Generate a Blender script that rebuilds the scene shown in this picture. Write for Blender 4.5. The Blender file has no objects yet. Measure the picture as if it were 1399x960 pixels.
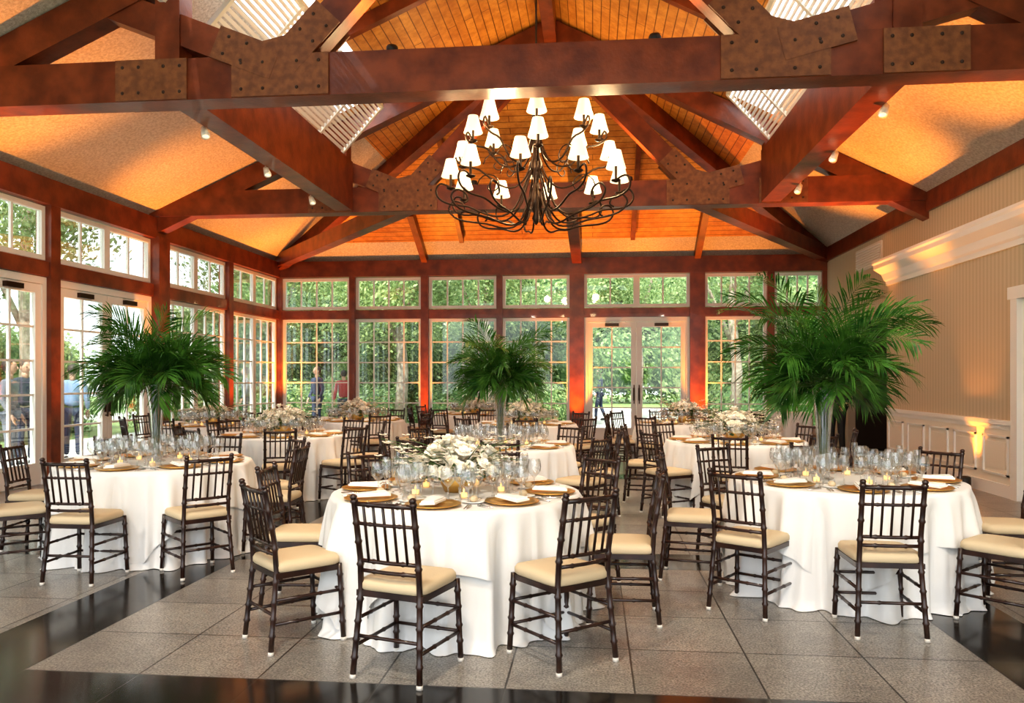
import bpy, math, random
from math import sin, cos, pi, radians, sqrt, atan2
from mathutils import Vector, Matrix
random.seed(7)
C = bpy.context.scene.collection
# ---------------------------------------------------------------- materials
def newmat(name):
    m = bpy.data.materials.new(name); m.use_nodes = True
    nt = m.node_tree; nt.nodes.clear()
    out = nt.nodes.new('ShaderNodeOutputMaterial')
    return m, nt, out
def M(name, base, rough=0.5, metal=0.0, c2=None, nscale=8, ndetail=4, stretch=(1,1,1), bump=0, bscale=40,
      emit=None, estr=0, spec=0.5, coat=0, lo=0.35, hi=0.65, subs=0):
    m, nt, out = newmat(name)
    b = nt.nodes.new('ShaderNodeBsdfPrincipled')
    nt.links.new(b.outputs[0], out.inputs[0])
    b.inputs['Base Color'].default_value = (*base, 1)
    b.inputs['Roughness'].default_value = rough
    b.inputs['Metallic'].default_value = metal
    b.inputs['Specular IOR Level'].default_value = spec
    b.inputs['Coat Weight'].default_value = coat
    tc = nt.nodes.new('ShaderNodeTexCoord')
    if c2 is not None:
        mp = nt.nodes.new('ShaderNodeMapping'); mp.inputs['Scale'].default_value = stretch
        nt.links.new(tc.outputs['Object'], mp.inputs[0])
        n = nt.nodes.new('ShaderNodeTexNoise'); n.inputs['Scale'].default_value = nscale; n.inputs['Detail'].default_value = ndetail
        nt.links.new(mp.outputs[0], n.inputs['Vector'])
        r = nt.nodes.new('ShaderNodeValToRGB')
        r.color_ramp.elements[0].position = lo; r.color_ramp.elements[0].color = (*base, 1)
        r.color_ramp.elements[1].position = hi; r.color_ramp.elements[1].color = (*c2, 1)
        nt.links.new(n.outputs[0], r.inputs[0]); nt.links.new(r.outputs[0], b.inputs['Base Color'])
    if bump:
        n2 = nt.nodes.new('ShaderNodeTexNoise'); n2.inputs['Scale'].default_value = bscale; n2.inputs['Detail'].default_value = 3
        nt.links.new(tc.outputs['Object'], n2.inputs['Vector'])
        bp = nt.nodes.new('ShaderNodeBump'); bp.inputs['Strength'].default_value = bump; bp.inputs['Distance'].default_value = 0.02
        nt.links.new(n2.outputs[0], bp.inputs['Height']); nt.links.new(bp.outputs[0], b.inputs['Normal'])
    if emit:
        b.inputs['Emission Color'].default_value = (*emit, 1); b.inputs['Emission Strength'].default_value = estr
    return m
def brickmat(name, c1, c2, mortar, bw, rh, order, off=(0,0), offset=0.0, msize=0.006, rough=0.4, speckle=None, spscale=90, coat=0, bump=0.3, big=None):
    """plank / tile material, order = which object axes are used as (u, v)"""
    m, nt, out = newmat(name)
    b = nt.nodes.new('ShaderNodeBsdfPrincipled'); nt.links.new(b.outputs[0], out.inputs[0])
    b.inputs['Roughness'].default_value = rough; b.inputs['Coat Weight'].default_value = coat
    tc = nt.nodes.new('ShaderNodeTexCoord'); sp = nt.nodes.new('ShaderNodeSeparateXYZ'); cb = nt.nodes.new('ShaderNodeCombineXYZ')
    nt.links.new(tc.outputs['Object'], sp.inputs[0])
    for i, ax in enumerate(order):
        a = nt.nodes.new('ShaderNodeMath'); a.operation = 'ADD'; a.inputs[1].default_value = off[i]
        nt.links.new(sp.outputs[ax], a.inputs[0]); nt.links.new(a.outputs[0], cb.inputs[i])
    bk = nt.nodes.new('ShaderNodeTexBrick'); nt.links.new(cb.outputs[0], bk.inputs['Vector'])
    bk.offset = offset; bk.squash = 1.0
    bk.inputs['Color1'].default_value = (*c1, 1); bk.inputs['Color2'].default_value = (*c2, 1); bk.inputs['Mortar'].default_value = (*mortar, 1)
    bk.inputs['Scale'].default_value = 1; bk.inputs['Mortar Size'].default_value = msize; bk.inputs['Mortar Smooth'].default_value = 0.3
    bk.inputs['Brick Width'].default_value = bw; bk.inputs['Row Height'].default_value = rh
    col = bk.outputs['Color']
    for spk, scl, lo, hi in ((speckle, spscale, .40, .60), (big, 2.6, .32, .68), (((.82,.82,.82),(1.08,1.08,1.08)) if big else None, 17, .35, .65)):
        if spk is None: continue
        n = nt.nodes.new('ShaderNodeTexNoise'); n.inputs['Scale'].default_value = scl; n.inputs['Detail'].default_value = 5
        n.inputs['Roughness'].default_value = .75
        nt.links.new(tc.outputs['Object'], n.inputs['Vector'])
        r = nt.nodes.new('ShaderNodeValToRGB'); r.color_ramp.elements[0].position = lo; r.color_ramp.elements[1].position = hi
        r.color_ramp.elements[0].color = (*spk[0], 1); r.color_ramp.elements[1].color = (*spk[1], 1)
        nt.links.new(n.outputs[0], r.inputs[0])
        mx = nt.nodes.new('ShaderNodeMix'); mx.data_type = 'RGBA'; mx.blend_type = 'MULTIPLY'; mx.inputs[0].default_value = 1
        nt.links.new(col, mx.inputs[6]); nt.links.new(r.outputs[0], mx.inputs[7]); col = mx.outputs[2]
    nt.links.new(col, b.inputs['Base Color'])
    bp = nt.nodes.new('ShaderNodeBump'); bp.inputs['Strength'].default_value = bump; bp.inputs['Distance'].default_value = .004
    inv = nt.nodes.new('ShaderNodeMath'); inv.operation = 'SUBTRACT'; inv.inputs[0].default_value = 1
    nt.links.new(bk.outputs['Fac'], inv.inputs[1]); nt.links.new(inv.outputs[0], bp.inputs['Height']); nt.links.new(bp.outputs[0], b.inputs['Normal'])
    return m
def glassmat(name, tint=(1,1,1), gl=0.12, rough=0.02):
    m, nt, out = newmat(name)
    t = nt.nodes.new('ShaderNodeBsdfTransparent'); t.inputs[0].default_value = (*tint, 1)
    g = nt.nodes.new('ShaderNodeBsdfGlossy'); g.inputs['Roughness'].default_value = rough
    lw = nt.nodes.new('ShaderNodeLayerWeight'); lw.inputs[0].default_value = .35
    mr = nt.nodes.new('ShaderNodeMath'); mr.operation = 'MULTIPLY_ADD'; mr.inputs[1].default_value = .7; mr.inputs[2].default_value = gl
    nt.links.new(lw.outputs['Facing'], mr.inputs[0])
    mx = nt.nodes.new('ShaderNodeMixShader'); nt.links.new(mr.outputs[0], mx.inputs[0])
    nt.links.new(t.outputs[0], mx.inputs[1]); nt.links.new(g.outputs[0], mx.inputs[2]); nt.links.new(mx.outputs[0], out.inputs[0])
    return m
def leafmat(name, c1, c2, trans=0.4, rough=.45, objrand=False, scale=6):
    m, nt, out = newmat(name)
    tc = nt.nodes.new('ShaderNodeTexCoord')
    n = nt.nodes.new('ShaderNodeTexNoise'); n.inputs['Scale'].default_value = scale
    nt.links.new(tc.outputs['Object'], n.inputs['Vector'])
    r = nt.nodes.new('ShaderNodeValToRGB'); r.color_ramp.elements[0].color = (*c1, 1); r.color_ramp.elements[1].color = (*c2, 1)
    r.color_ramp.elements[0].position = .3; r.color_ramp.elements[1].position = .7
    nt.links.new(n.outputs[0], r.inputs[0]); col = r.outputs[0]
    if objrand:
        oi = nt.nodes.new('ShaderNodeObjectInfo'); r2 = nt.nodes.new('ShaderNodeValToRGB')
        r2.color_ramp.elements[0].color = (.45,.52,.48,1); r2.color_ramp.elements[1].color = (1.15,1.1,1.05,1)
        nt.links.new(oi.outputs['Random'], r2.inputs[0])
        mx = nt.nodes.new('ShaderNodeMix'); mx.data_type = 'RGBA'; mx.blend_type = 'MULTIPLY'; mx.inputs[0].default_value = 1
        nt.links.new(col, mx.inputs[6]); nt.links.new(r2.outputs[0], mx.inputs[7]); col = mx.outputs[2]
    b = nt.nodes.new('ShaderNodeBsdfPrincipled'); b.inputs['Roughness'].default_value = rough
    t = nt.nodes.new('ShaderNodeBsdfTranslucent')
    nt.links.new(col, b.inputs['Base Color']); nt.links.new(col, t.inputs[0])
    mx = nt.nodes.new('ShaderNodeMixShader'); mx.inputs[0].default_value = trans
    nt.links.new(b.outputs[0], mx.inputs[1]); nt.links.new(t.outputs[0], mx.inputs[2]); nt.links.new(mx.outputs[0], out.inputs[0])
    return m
TIMBER = M('timber_red', (.13,.025,.007), .38, c2=(.25,.056,.016), nscale=4, stretch=(1,1,1), bump=.1, bscale=30, coat=.12)
PLATE = M('bronze_plate', (.27,.10,.034), .55, .05, c2=(.17,.058,.022), nscale=14, bump=.15, bscale=60)
BOLT = M('bolt_steel', (.06,.03,.02), .5, .3)
PLASTER = M('plaster_textured', (.72,.67,.60), .85, c2=(.52,.47,.41), nscale=30, bump=.6, bscale=45)
WOODC = brickmat('ceiling_planks', (.74,.36,.08), (.62,.27,.055), (.2,.07,.015), 4.0, .13, (1,0), offset=.4, msize=.008, rough=.4,
                 speckle=((.75,.65,.55),(1,1,1)), spscale=5)
WOODH = brickmat('ceiling_planks_hip', (.74,.36,.08), (.62,.27,.055), (.2,.07,.015), 4.0, .13, (0,1), offset=.4, msize=.008, rough=.4,
                 speckle=((.75,.65,.55),(1,1,1)), spscale=5)
WHITE = M('white_paint', (.82,.81,.77), .4)
CREAM = M('cream_panel_paint', (.8,.75,.64), .45)
BEIGE = M('vent_paint', (.72,.68,.6), .6)
GLASSW = glassmat('window_glass', (.97,1,.98), .03)
GLASS = glassmat('crystal_glass', (.97,.98,.98), .13)
GRANITE = brickmat('granite_tile', (.42,.40,.37), (.33,.315,.295), (.08,.075,.07), .62, .62, (0,1), off=(2.9+62,-3.8+62), msize=.006, rough=.28,
                   speckle=((.34,.33,.32),(1.2,1.18,1.15)), spscale=85, bump=.4, big=((.70,.70,.71),(1.1,1.1,1.08)))
BLACKST = brickmat('black_stone', (.018,.016,.015), (.028,.025,.021), (.05,.045,.04), .62, .62, (0,1), off=(2.9+62,-3.8+62), msize=.004, rough=.14, bump=.2)
CLOTH = M('white_linen', (.80,.79,.775), .8, bump=.08, bscale=220)
CHAIRW = M('chair_mahogany', (.018,.007,.005), .3, c2=(.04,.015,.009), nscale=12, coat=.25)
CUSH = M('ivory_cushion', (.62,.50,.33), .7, bump=.08, bscale=120)
FOOT = M('chair_foot_cap', (.7,.66,.6), .4)
GOLD = M('gold_charger', (.75,.46,.14), .28, .9)
SILVER = M('silver', (.75,.74,.72), .2, 1)
NAPK = M('napkin_linen', (.88,.86,.82), .8)
IRON = M('iron_bronze', (.04,.02,.011), .4, .6)
SHADE = M('lampshade', (.9,.84,.72), .8, emit=(1,.82,.55), estr=.8)
CANDLE = M('candle_wax_lit', (.95,.8,.5), .5, emit=(1,.55,.15), estr=1.2)
PETAL = M('white_petals', (.88,.86,.8), .6, c2=(.9,.84,.68), nscale=20)
STEM = M('stem_green', (.06,.13,.03), .6)
PALM = leafmat('palm_leaf', (.014,.068,.012), (.10,.25,.04), .32, .27, scale=9)
LEAF = leafmat('garden_leaf', (.15,.28,.09), (.60,.70,.36), .45, objrand=True)
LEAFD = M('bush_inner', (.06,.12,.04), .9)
BARK = M('bark', (.42,.36,.29), .9, c2=(.25,.2,.15), bump=.6, bscale=20)
PAVE = M('patio_stone', (.66,.64,.6), .8, c2=(.55,.53,.5), nscale=4)
LAWN = M('ground_soil_grass', (.16,.25,.08), .9, c2=(.25,.34,.12), nscale=3)
HANDLE = M('dark_handle', (.05,.03,.02), .35, .8)
BLACK = M('black_plastic', (.015,.015,.015), .5)
DARKWALL = M('dark_corridor', (.05,.035,.025), .8)
def frosted():
    m, nt, out = newmat('frosted_skylight')
    t = nt.nodes.new('ShaderNodeBsdfTranslucent'); t.inputs[0].default_value = (.95,.96,.98,1)
    nt.links.new(t.outputs[0], out.inputs[0]); return m
FROST = frosted()
def wallpaper():
    m, nt, out = newmat('striped_wallpaper')
    b = nt.nodes.new('ShaderNodeBsdfPrincipled'); nt.links.new(b.outputs[0], out.inputs[0]); b.inputs['Roughness'].default_value = .7
    tc = nt.nodes.new('ShaderNodeTexCoord'); w = nt.nodes.new('ShaderNodeTexWave'); w.wave_type = 'BANDS'; w.bands_direction = 'Y'
    w.inputs['Scale'].default_value = 3.2; w.inputs['Distortion'].default_value = 0
    nt.links.new(tc.outputs['Object'], w.inputs['Vector'])
    r = nt.nodes.new('ShaderNodeValToRGB'); r.color_ramp.elements[0].color = (.50,.42,.29,1); r.color_ramp.elements[1].color = (.58,.49,.35,1)
    nt.links.new(w.outputs[0], r.inputs[0]); nt.links.new(r.outputs[0], b.inputs['Base Color'])
    return m
WALLP = wallpaper()
# ---------------------------------------------------------------- mesh builder
class MB:
    def __init__(s): s.v=[]; s.f=[]; s.m=[]; s.sm=[]; s.mats=[]
    def mi(s, mat):
        if mat not in s.mats: s.mats.append(mat)
        return s.mats.index(mat)
    def add(s, vs, fs, mat, smooth=False):
        o=len(s.v); s.v.extend([tuple(v) for v in vs]); k=s.mi(mat)
        for f in fs: s.f.append([o+i for i in f]); s.m.append(k); s.sm.append(smooth)
    def box(s, x0,x1,y0,y1,z0,z1, mat):
        vs=[(x0,y0,z0),(x1,y0,z0),(x1,y1,z0),(x0,y1,z0),(x0,y0,z1),(x1,y0,z1),(x1,y1,z1),(x0,y1,z1)]
        s.add(vs,[(0,3,2,1),(4,5,6,7),(0,1,5,4),(1,2,6,5),(2,3,7,6),(3,0,4,7)],mat)
    def beam(s, p, q, w, h, mat, up=Vector((0,0,1))):
        p=Vector(p); q=Vector(q); d=(q-p).normalized(); sd=d.cross(up).normalized(); u=sd.cross(d).normalized()
        vs=[]
        for c in (p,q):
            for a,b in ((-1,-1),(1,-1),(1,1),(-1,1)): vs.append(c+sd*(a*w/2)+u*(b*h/2))
        s.add(vs,[(3,2,1,0),(4,5,6,7),(0,1,5,4),(1,2,6,5),(2,3,7,6),(3,0,4,7)],mat)
    def tube(s, pts, rad, seg=8, mat=None, cap=True):
        pts=[Vector(p) for p in pts]; n=len(pts)
        if not isinstance(rad,(list,tuple)): rad=[rad]*n
        t0=(pts[1]-pts[0]).normalized(); a=Vector((0,0,1)) if abs(t0.z)<.9 else Vector((1,0,0))
        u=t0.cross(a).normalized(); vs=[]
        for i in range(n):
            t=(pts[min(i+1,n-1)]-pts[max(i-1,0)]).normalized()
            u=(u-t*u.dot(t)).normalized(); w=t.cross(u)
            for k in range(seg):
                an=2*pi*k/seg; vs.append(pts[i]+(u*cos(an)+w*sin(an))*rad[i])
        fs=[]
        for i in range(n-1):
            for k in range(seg):
                k2=(k+1)%seg; fs.append((i*seg+k,i*seg+k2,(i+1)*seg+k2,(i+1)*seg+k))
        if cap: fs.append(tuple(range(seg-1,-1,-1))); fs.append(tuple((n-1)*seg+k for k in range(seg)))
        s.add(vs,fs,mat,True)
    def lathe(s, prof, c=(0,0,0), seg=16, mat=None, smooth=True):
        vs=[];n=len(prof)
        for r,z in prof:
            for k in range(seg):
                a=2*pi*k/seg; vs.append((c[0]+r*cos(a),c[1]+r*sin(a),c[2]+z))
        fs=[(i*seg+k,i*seg+(k+1)%seg,(i+1)*seg+(k+1)%seg,(i+1)*seg+k) for i in range(n-1) for k in range(seg)]
        s.add(vs,fs,mat,smooth)
    def ell(s, c, r, mat, seg=14, rings=9, deform=None):
        vs=[]
        for i in range(rings+1):
            ph=pi*i/rings
            for k in range(seg):
                a=2*pi*k/seg; p=Vector((sin(ph)*cos(a),sin(ph)*sin(a),cos(ph)))
                if deform: p=deform(p)
                vs.append((c[0]+p.x*r[0],c[1]+p.y*r[1],c[2]+p.z*r[2]))
        fs=[((i+1)*seg+k,(i+1)*seg+(k+1)%seg,i*seg+(k+1)%seg,i*seg+k) for i in range(rings) for k in range(seg)]
        s.add(vs,fs,mat,True)
    def mesh(s,name):
        me=bpy.data.meshes.new(name); me.from_pydata(s.v,[],s.f)
        for m in s.mats: me.materials.append(m)
        me.polygons.foreach_set('material_index',s.m); me.polygons.foreach_set('use_smooth',s.sm); me.update()
        return me
    def obj(s,name,loc=(0,0,0),rz=0,parent=None,scale=1):
        return inst(s.mesh(name),name,loc,rz,parent,scale)
def inst(me,name,loc=(0,0,0),rz=0,parent=None,scale=1):
    o=bpy.data.objects.new(name,me); o.location=loc; o.rotation_euler=(0,0,rz)
    o.scale=(scale,)*3 if not isinstance(scale,(tuple,list)) else scale
    C.objects.link(o)
    if parent: o.parent=parent
    return o
def empty(name,loc=(0,0,0),rz=0):
    o=bpy.data.objects.new(name,None); o.location=loc; o.rotation_euler=(0,0,rz); C.objects.link(o); return o
def light(kind,name,loc,energy,color,parent=None,target=None,size=.1,spot=60,blend=.6):
    l=bpy.data.lights.new(name,kind); l.energy=energy; l.color=color
    if kind in('POINT','SPOT'): l.shadow_soft_size=size
    if kind=='SPOT': l.spot_size=radians(spot); l.spot_blend=blend
    o=bpy.data.objects.new(name,l); o.location=loc; C.objects.link(o)
    if target is not None: o.rotation_euler=(Vector(target)-Vector(loc)).to_track_quat('-Z','Y').to_euler()
    if parent: o.parent=parent
    return o
# ---------------------------------------------------------------- room constants
XL,XR,YB=-7.7,5.3,18.8; YF=-2.0; RX=-.7; RZ=7.5; EZ=4.35; T2=13.3
mb=MB()
xs=[(-8.0,-3.45,1),(-3.45,-2.9,0),(-2.9,2.06,1),(2.06,2.61,0),(2.61,5.6,1)]
ys=[(-2.2,3.8,0),(3.8,6.28,1),(6.28,6.83,0),(6.83,11.79,1),(11.79,12.34,0),(12.34,17.3,1),(17.3,19.0,0)]
for x0,x1,a in xs:
    for y0,y1,b in ys:
        mb.add([(x0,y0,0),(x1,y0,0),(x1,y1,0),(x0,y1,0)],[(0,1,2,3)],GRANITE if a and b else BLACKST)
mb.obj('floor')
def lz(x): return EZ+(x-XL)*(RZ-EZ)/(RX-XL)
def rz_(x): return EZ+(XR+.1-x)*(RZ-EZ)/(XR+.1-RX)
def bz(y): return EZ+(YB-y)*(RZ-EZ)/(YB-T2)
XR2=XR+.1; pl,pr=-4.2,2.85
def hipy_l(x): return YB-(x-XL)*(YB-T2)/(RX-XL)
def hipy_r(x): return YB-(XR2-x)*(YB-T2)/(XR2-RX)
mb=MB()
def poly(pts,mat): mb.add(pts,[tuple(range(len(pts)))],mat)
poly([(XL-.1,YF,lz(XL-.1)),(pl,YF,lz(pl)),(pl,hipy_l(pl),lz(pl)),(XL-.1,hipy_l(XL-.1),lz(XL-.1))],PLASTER)
poly([(XR2+.1,YF,rz_(XR2+.1)),(pr,YF,rz_(pr)),(pr,hipy_r(pr),rz_(pr)),(XR2+.1,hipy_r(XR2+.1),rz_(XR2+.1))],PLASTER)
SKY=((2.6,7.5),(8.1,12.95)); sw=.72
for x0,s,zf,hy in ((pl,1,lz,hipy_l),(pr,-1,rz_,hipy_r)):
    x1=x0+s*sw
    yy=YF
    for a,b in SKY:
        poly([(x0,yy,zf(x0)),(x1,yy,zf(x1)),(x1,a,zf(x1)),(x0,a,zf(x0))],WOODC)
        poly([(x0,a,zf(x0)+.05),(x1,a,zf(x1)+.05),(x1,b,zf(x1)+.05),(x0,b,zf(x0)+.05)],FROST)
        yy=b
    poly([(x0,yy,zf(x0)),(x1,yy,zf(x1)),(x1,hy(x1),zf(x1)),(x0,hy(x0),zf(x0))],WOODC)
    poly([(x1,YF,zf(x1)),(RX,YF,RZ),(RX,T2,RZ),(x1,hy(x1),zf(x1))],WOODC)
yb=18.25
xa=XL+(YB-yb)*(RX-XL)/(YB-T2); xb=XR2-(YB-yb)*(XR2-RX)/(YB-T2)
poly([(XL-.1,YB+.08,bz(YB+.08)),(XR2+.1,YB+.08,bz(YB+.08)),(xb,yb,bz(yb)),(xa,yb,bz(yb))],PLASTER)
poly([(xa,yb,bz(yb)),(xb,yb,bz(yb)),(RX,T2,RZ)],WOODH)
mb.obj('ceiling')
# ---------------------------------------------------------------- trusses
def truss(y,name):
    mb=MB(); w=.3
    mb.box(XL,XR2,y-.15,y+.15,4.3,4.72,TIMBER)
    mb.beam((XL,y,lz(XL)-.2),(RX,y,RZ-.22),.24,.34,TIMBER)
    mb.beam((XR2,y,rz_(XR2)-.2),(RX,y,RZ-.22),.24,.34,TIMBER)
    for s in (-1,1):
        nx=RX+s*2.4; vx=RX+s*3.6
        zf=(lz if s<0 else rz_)
        mb.box(vx-.13,vx+.13,y-.13,y+.13,4.7,zf(vx)-.15,TIMBER)
        ox=RX+s*4.3
        A=Vector((nx,y,4.6)); ends=(Vector((RX+s*.12,y,7.0)),Vector((ox,y,zf(ox)-.2)))
        for e in ends: mb.beam(A,e,.2,.3,TIMBER)
        for sg in (-1,1):
            yy=y+sg*.155; yb_=yy+sg*.02
            def plate(x0,x1,z0,z1,dy=0): mb.box(x0,x1,min(yy,yb_)-dy,max(yy,yb_)+dy,z0,z1,PLATE)
            plate(nx-.5,nx+.5,4.305,4.715); c=vx+.15*s; plate(c-.38,c+.38,4.305,4.715)
            d1=Vector((ends[0].x-nx,0,ends[0].z-4.6)).normalized(); d2=Vector((ends[1].x-nx,0,ends[1].z-4.6)).normalized()
            for j,d in enumerate((d1,d2)):
                u=Vector((-d.z,0,d.x)); o=Vector((nx,0,4.6)); e_=.002*(j+1)
                q=[o+d*.05-u*.165,o+d*.05+u*.165,o+d*.72+u*.165,o+d*.72-u*.165]
                vs=[(p.x,yy-e_*0,p.z) for p in q]+[(p.x,yb_+sg*e_,p.z) for p in q]
                mb.add(vs,[(0,1,2,3),(7,6,5,4),(0,4,5,1),(1,5,6,2),(2,6,7,3),(3,7,4,0)],PLATE)
                for l in (.4,.6):
                    for kk in (-.09,.09):
                        p=o+d*l+u*kk; mb.ell((p.x,yb_+sg*e_,p.z),(.018,.012,.018),BOLT,8,5)
            p1=Vector((nx,0,4.6))+d1*.5; p2=Vector((nx,0,4.6))+d2*.5
            q=[(nx,4.55),(p1.x,p1.z),(p2.x,p2.z)]
            vs=[(a,yy,b) for a,b in q]+[(a,yb_+sg*.001,b) for a,b in q]
            mb.add(vs,[(0,1,2),(5,4,3),(0,3,4,1),(1,4,5,2),(2,5,3,0)],PLATE)
            for cc,h_ in ((nx,.5),(c,.38)):
                for bx in (-.8,-.35,.35,.8):
                    for bz_ in (4.38,4.64): mb.ell((cc+bx*h_,yb_,bz_),(.018,.012,.018),BOLT,8,5)
    return mb.obj(name)
for y in (2.3,7.8,13.3): truss(y,'timber_truss')
mb=MB()
for x in (pl,pr):
    mb.box(x-.15,x+.15,7.96,13.14,4.32,5.15,TIMBER)
mb.obj('timber_purlin_beams')
mb=MB()
mb.box(RX-.1,RX+.1,YF,T2,7.05,7.45,TIMBER)
mb.tube([(RX,T2,7.4),(RX,T2,6.7)],.1,8,TIMBER)
mb.beam((XL,YB,EZ-.15),(RX,T2,RZ-.2),.22,.32,TIMBER); mb.beam((XR2,YB,EZ-.15),(RX,T2,RZ-.2),.22,.32,TIMBER)
mb.beam((XL+.1,YB-.1,4.32),(-3.1,T2+.15,4.5),.24,.3,TIMBER); mb.beam((XR-.1,YB-.1,4.32),(1.7,T2+.15,4.5),.24,.3,TIMBER)
mb.beam((-.37,YB-.1,4.3),(-.37,T2+.15,4.5),.22,.28,TIMBER)
for x in (-4.0,2.41): mb.beam((x,YB-.05,4.3),(x,YB-1.6,bz(YB-1.6)-.15),.14,.2,TIMBER)
for y in (5.05,10.55):
    mb.beam((pl,y,lz(pl)-.1),(RX,y,RZ-.12),.12,.18,TIMBER); mb.beam((pr,y,rz_(pr)-.1),(RX,y,RZ-.12),.12,.18,TIMBER)
for x in (-3.,.9):
    yy=hipy_l(x) if x<RX else hipy_r(x); mb.beam((x,YB-.7,bz(YB-.7)-.1),(x,yy,bz(yy)-.1),.1,.16,TIMBER)
mb.obj('roof_timber_rafters')
def louvre(x,s,y0,y1):
    mb=MB()
    a=Vector((x,0,5.2)); b=Vector((x+s*.72,0,6.0)); d=(b-a)
    for i in range(15):
        p=a+d*((i+.5)/15); mb.beam((p.x,y0,p.z),(p.x,y1,p.z),.01,.05,WHITE,up=Vector((s*.3,0,1)))
    for yy in (y0,(y0+y1)/2,y1): mb.beam((a.x,yy,a.z),(b.x,yy,b.z),.05,.06,WHITE,up=Vector((0,1,0)))
    mb.beam((a.x,y0,a.z),(a.x,y1,a.z),.05,.05,WHITE); mb.beam((b.x,y0,b.z),(b.x,y1,b.z),.05,.05,WHITE)
    mb.obj('louvre_vent_panel')
for y0,y1 in ((8.2,10.4),(10.7,12.9),(2.7,4.9),(5.2,7.4)):
    louvre(pl,1,y0,y1); louvre(pr,-1,y0,y1)
# ---------------------------------------------------------------- window walls
def wb(mb,wall,s0,s1,z0,z1,t0,t1,mat):
    if wall=='b': mb.box(s0,s1,YB+t0,YB+t1,z0,z1,mat)
    else: mb.box(XL-t1,XL-t0,s0,s1,z0,z1,mat)
def frame(mb,wall,s0,s1,z0,z1,cols,rows,fw=.07,mw=.028,bot=None):
    bot=fw if bot is None else bot
    wb(mb,wall,s0,s0+fw,z0,z1,-.04,.04,WHITE); wb(mb,wall,s1-fw,s1,z0,z1,-.04,.04,WHITE)
    wb(mb,wall,s0+fw,s1-fw,z0,z0+bot,-.04,.04,WHITE); wb(mb,wall,s0+fw,s1-fw,z1-fw,z1,-.04,.04,WHITE)
    a,b,c,d=s0+fw,s1-fw,z0+bot,z1-fw
    for i in range(1,cols):
        x=a+(b-a)*i/cols; wb(mb,wall,x-mw/2,x+mw/2,c,d,-.02,.02,WHITE)
    for j in range(1,rows):
        z=c+(d-c)*j/rows; wb(mb,wall,a,b,z-mw/2,z+mw/2,-.018,.018,WHITE)
    wb(mb,wall,a,b,c,d,-.003,.003,GLASSW)
wn=[0]; dn=[0]
def window(wall,s0,s1):
    wn[0]+=1; mb=MB(); mid=(s0+s1)/2
    if s1-s0>2: 
        frame(mb,wall,s0,mid,.32,2.9,3,5); frame(mb,wall,mid,s1,.32,2.9,3,5)
    else: frame(mb,wall,s0,s1,.32,2.9,4,5)
    wb(mb,wall,s0,s1,0,.32,-.05,.05,WHITE)
    mb.obj('window_%d'%wn[0]); transom(wall,s0,s1)
def transom(wall,s0,s1):
    wn[0]+=1; mb=MB()
    if s1-s0>2:
        mid=(s0+s1)/2; frame(mb,wall,s0,mid,3.14,3.9,2,1,mw=.035); frame(mb,wall,mid,s1,3.14,3.9,2,1,mw=.035)
    else: frame(mb,wall,s0,s1,3.14,3.9,4,1,mw=.035)
    mb.obj('window_%d'%wn[0])
def door(wall,s0,s1):
    dn[0]+=1; mb=MB()
    wb(mb,wall,s0,s0+.08,0,2.9,-.06,.06,WHITE); wb(mb,wall,s1-.08,s1,0,2.9,-.06,.06,WHITE); wb(mb,wall,s0+.08,s1-.08,2.8,2.9,-.06,.06,WHITE)
    mid=(s0+s1)/2
    for a,b,k in ((s0+.08,mid-.004,1),(mid+.004,s1-.08,-1)):
        frame(mb,wall,a,b,.01,2.79,2,5,fw=.12,mw=.03,bot=.3)
        hx=mid-.06*k
        wb(mb,wall,hx-.022,hx+.022,.95,1.25,-.052,-.04,HANDLE); wb(mb,wall,hx-.012,hx+.012,.88,1.32,-.095,-.075,HANDLE)
        for z in (.9,1.3): wb(mb,wall,hx-.01,hx+.01,z-.01,z+.01,-.08,-.05,HANDLE)
        cx=(a+b)/2; wb(mb,wall,cx-.16,cx+.16,2.69,2.76,-.1,-.04,HANDLE)
    mb.obj('door_%d'%dn[0]); transom(wall,s0,s1)
bp=[XL,-5.78,-4.0,-2.2,-.37,2.41,4.06,XR]
mb=MB()
pw=[.16,.07,.09,.07,.17,.17,.08,.1]
for x,h in zip(bp,pw): wb(mb,'b',max(x-h,XL-.1),min(x+h,XR+.3),0,3.95,-.13,.1,TIMBER)
wb(mb,'b',XL-.1,XR+.3,3.92,4.3,-.14,.12,TIMBER)
for i in range(7): wb(mb,'b',bp[i]+pw[i],bp[i+1]-pw[i+1],2.91,3.12,-.1,.08,TIMBER)
mb.obj('wall_back')
for i in range(7):
    a,b=bp[i]+pw[i],bp[i+1]-pw[i+1]
    (door if i==4 else window)('b',a,b)
lp=[-2.0,-.45,2.3,5.05,7.8,10.55,13.3,16.05,18.8]
lw_=[.1,.1,.18,.1,.18,.1,.18,.1,.1]
mb=MB()
for y,h in zip(lp,lw_): wb(mb,'l',y-h,min(y+h,YB-.14),0,3.95,-.13 if h<.15 else -.2,.1,TIMBER)
wb(mb,'l',YF,YB-.14,3.92,4.28,-.14,.12,TIMBER)
for i in range(8): wb(mb,'l',lp[i]+lw_[i],lp[i+1]-lw_[i+1],2.91,3.12,-.1,.08,TIMBER)
mb.obj('wall_left')
for i in range(8):
    a,b=lp[i]+lw_[i],lp[i+1]-lw_[i+1]
    if i==7: b=YB-.15
    (door if i in (2,4,5) else window)('l',a,b)
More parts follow.
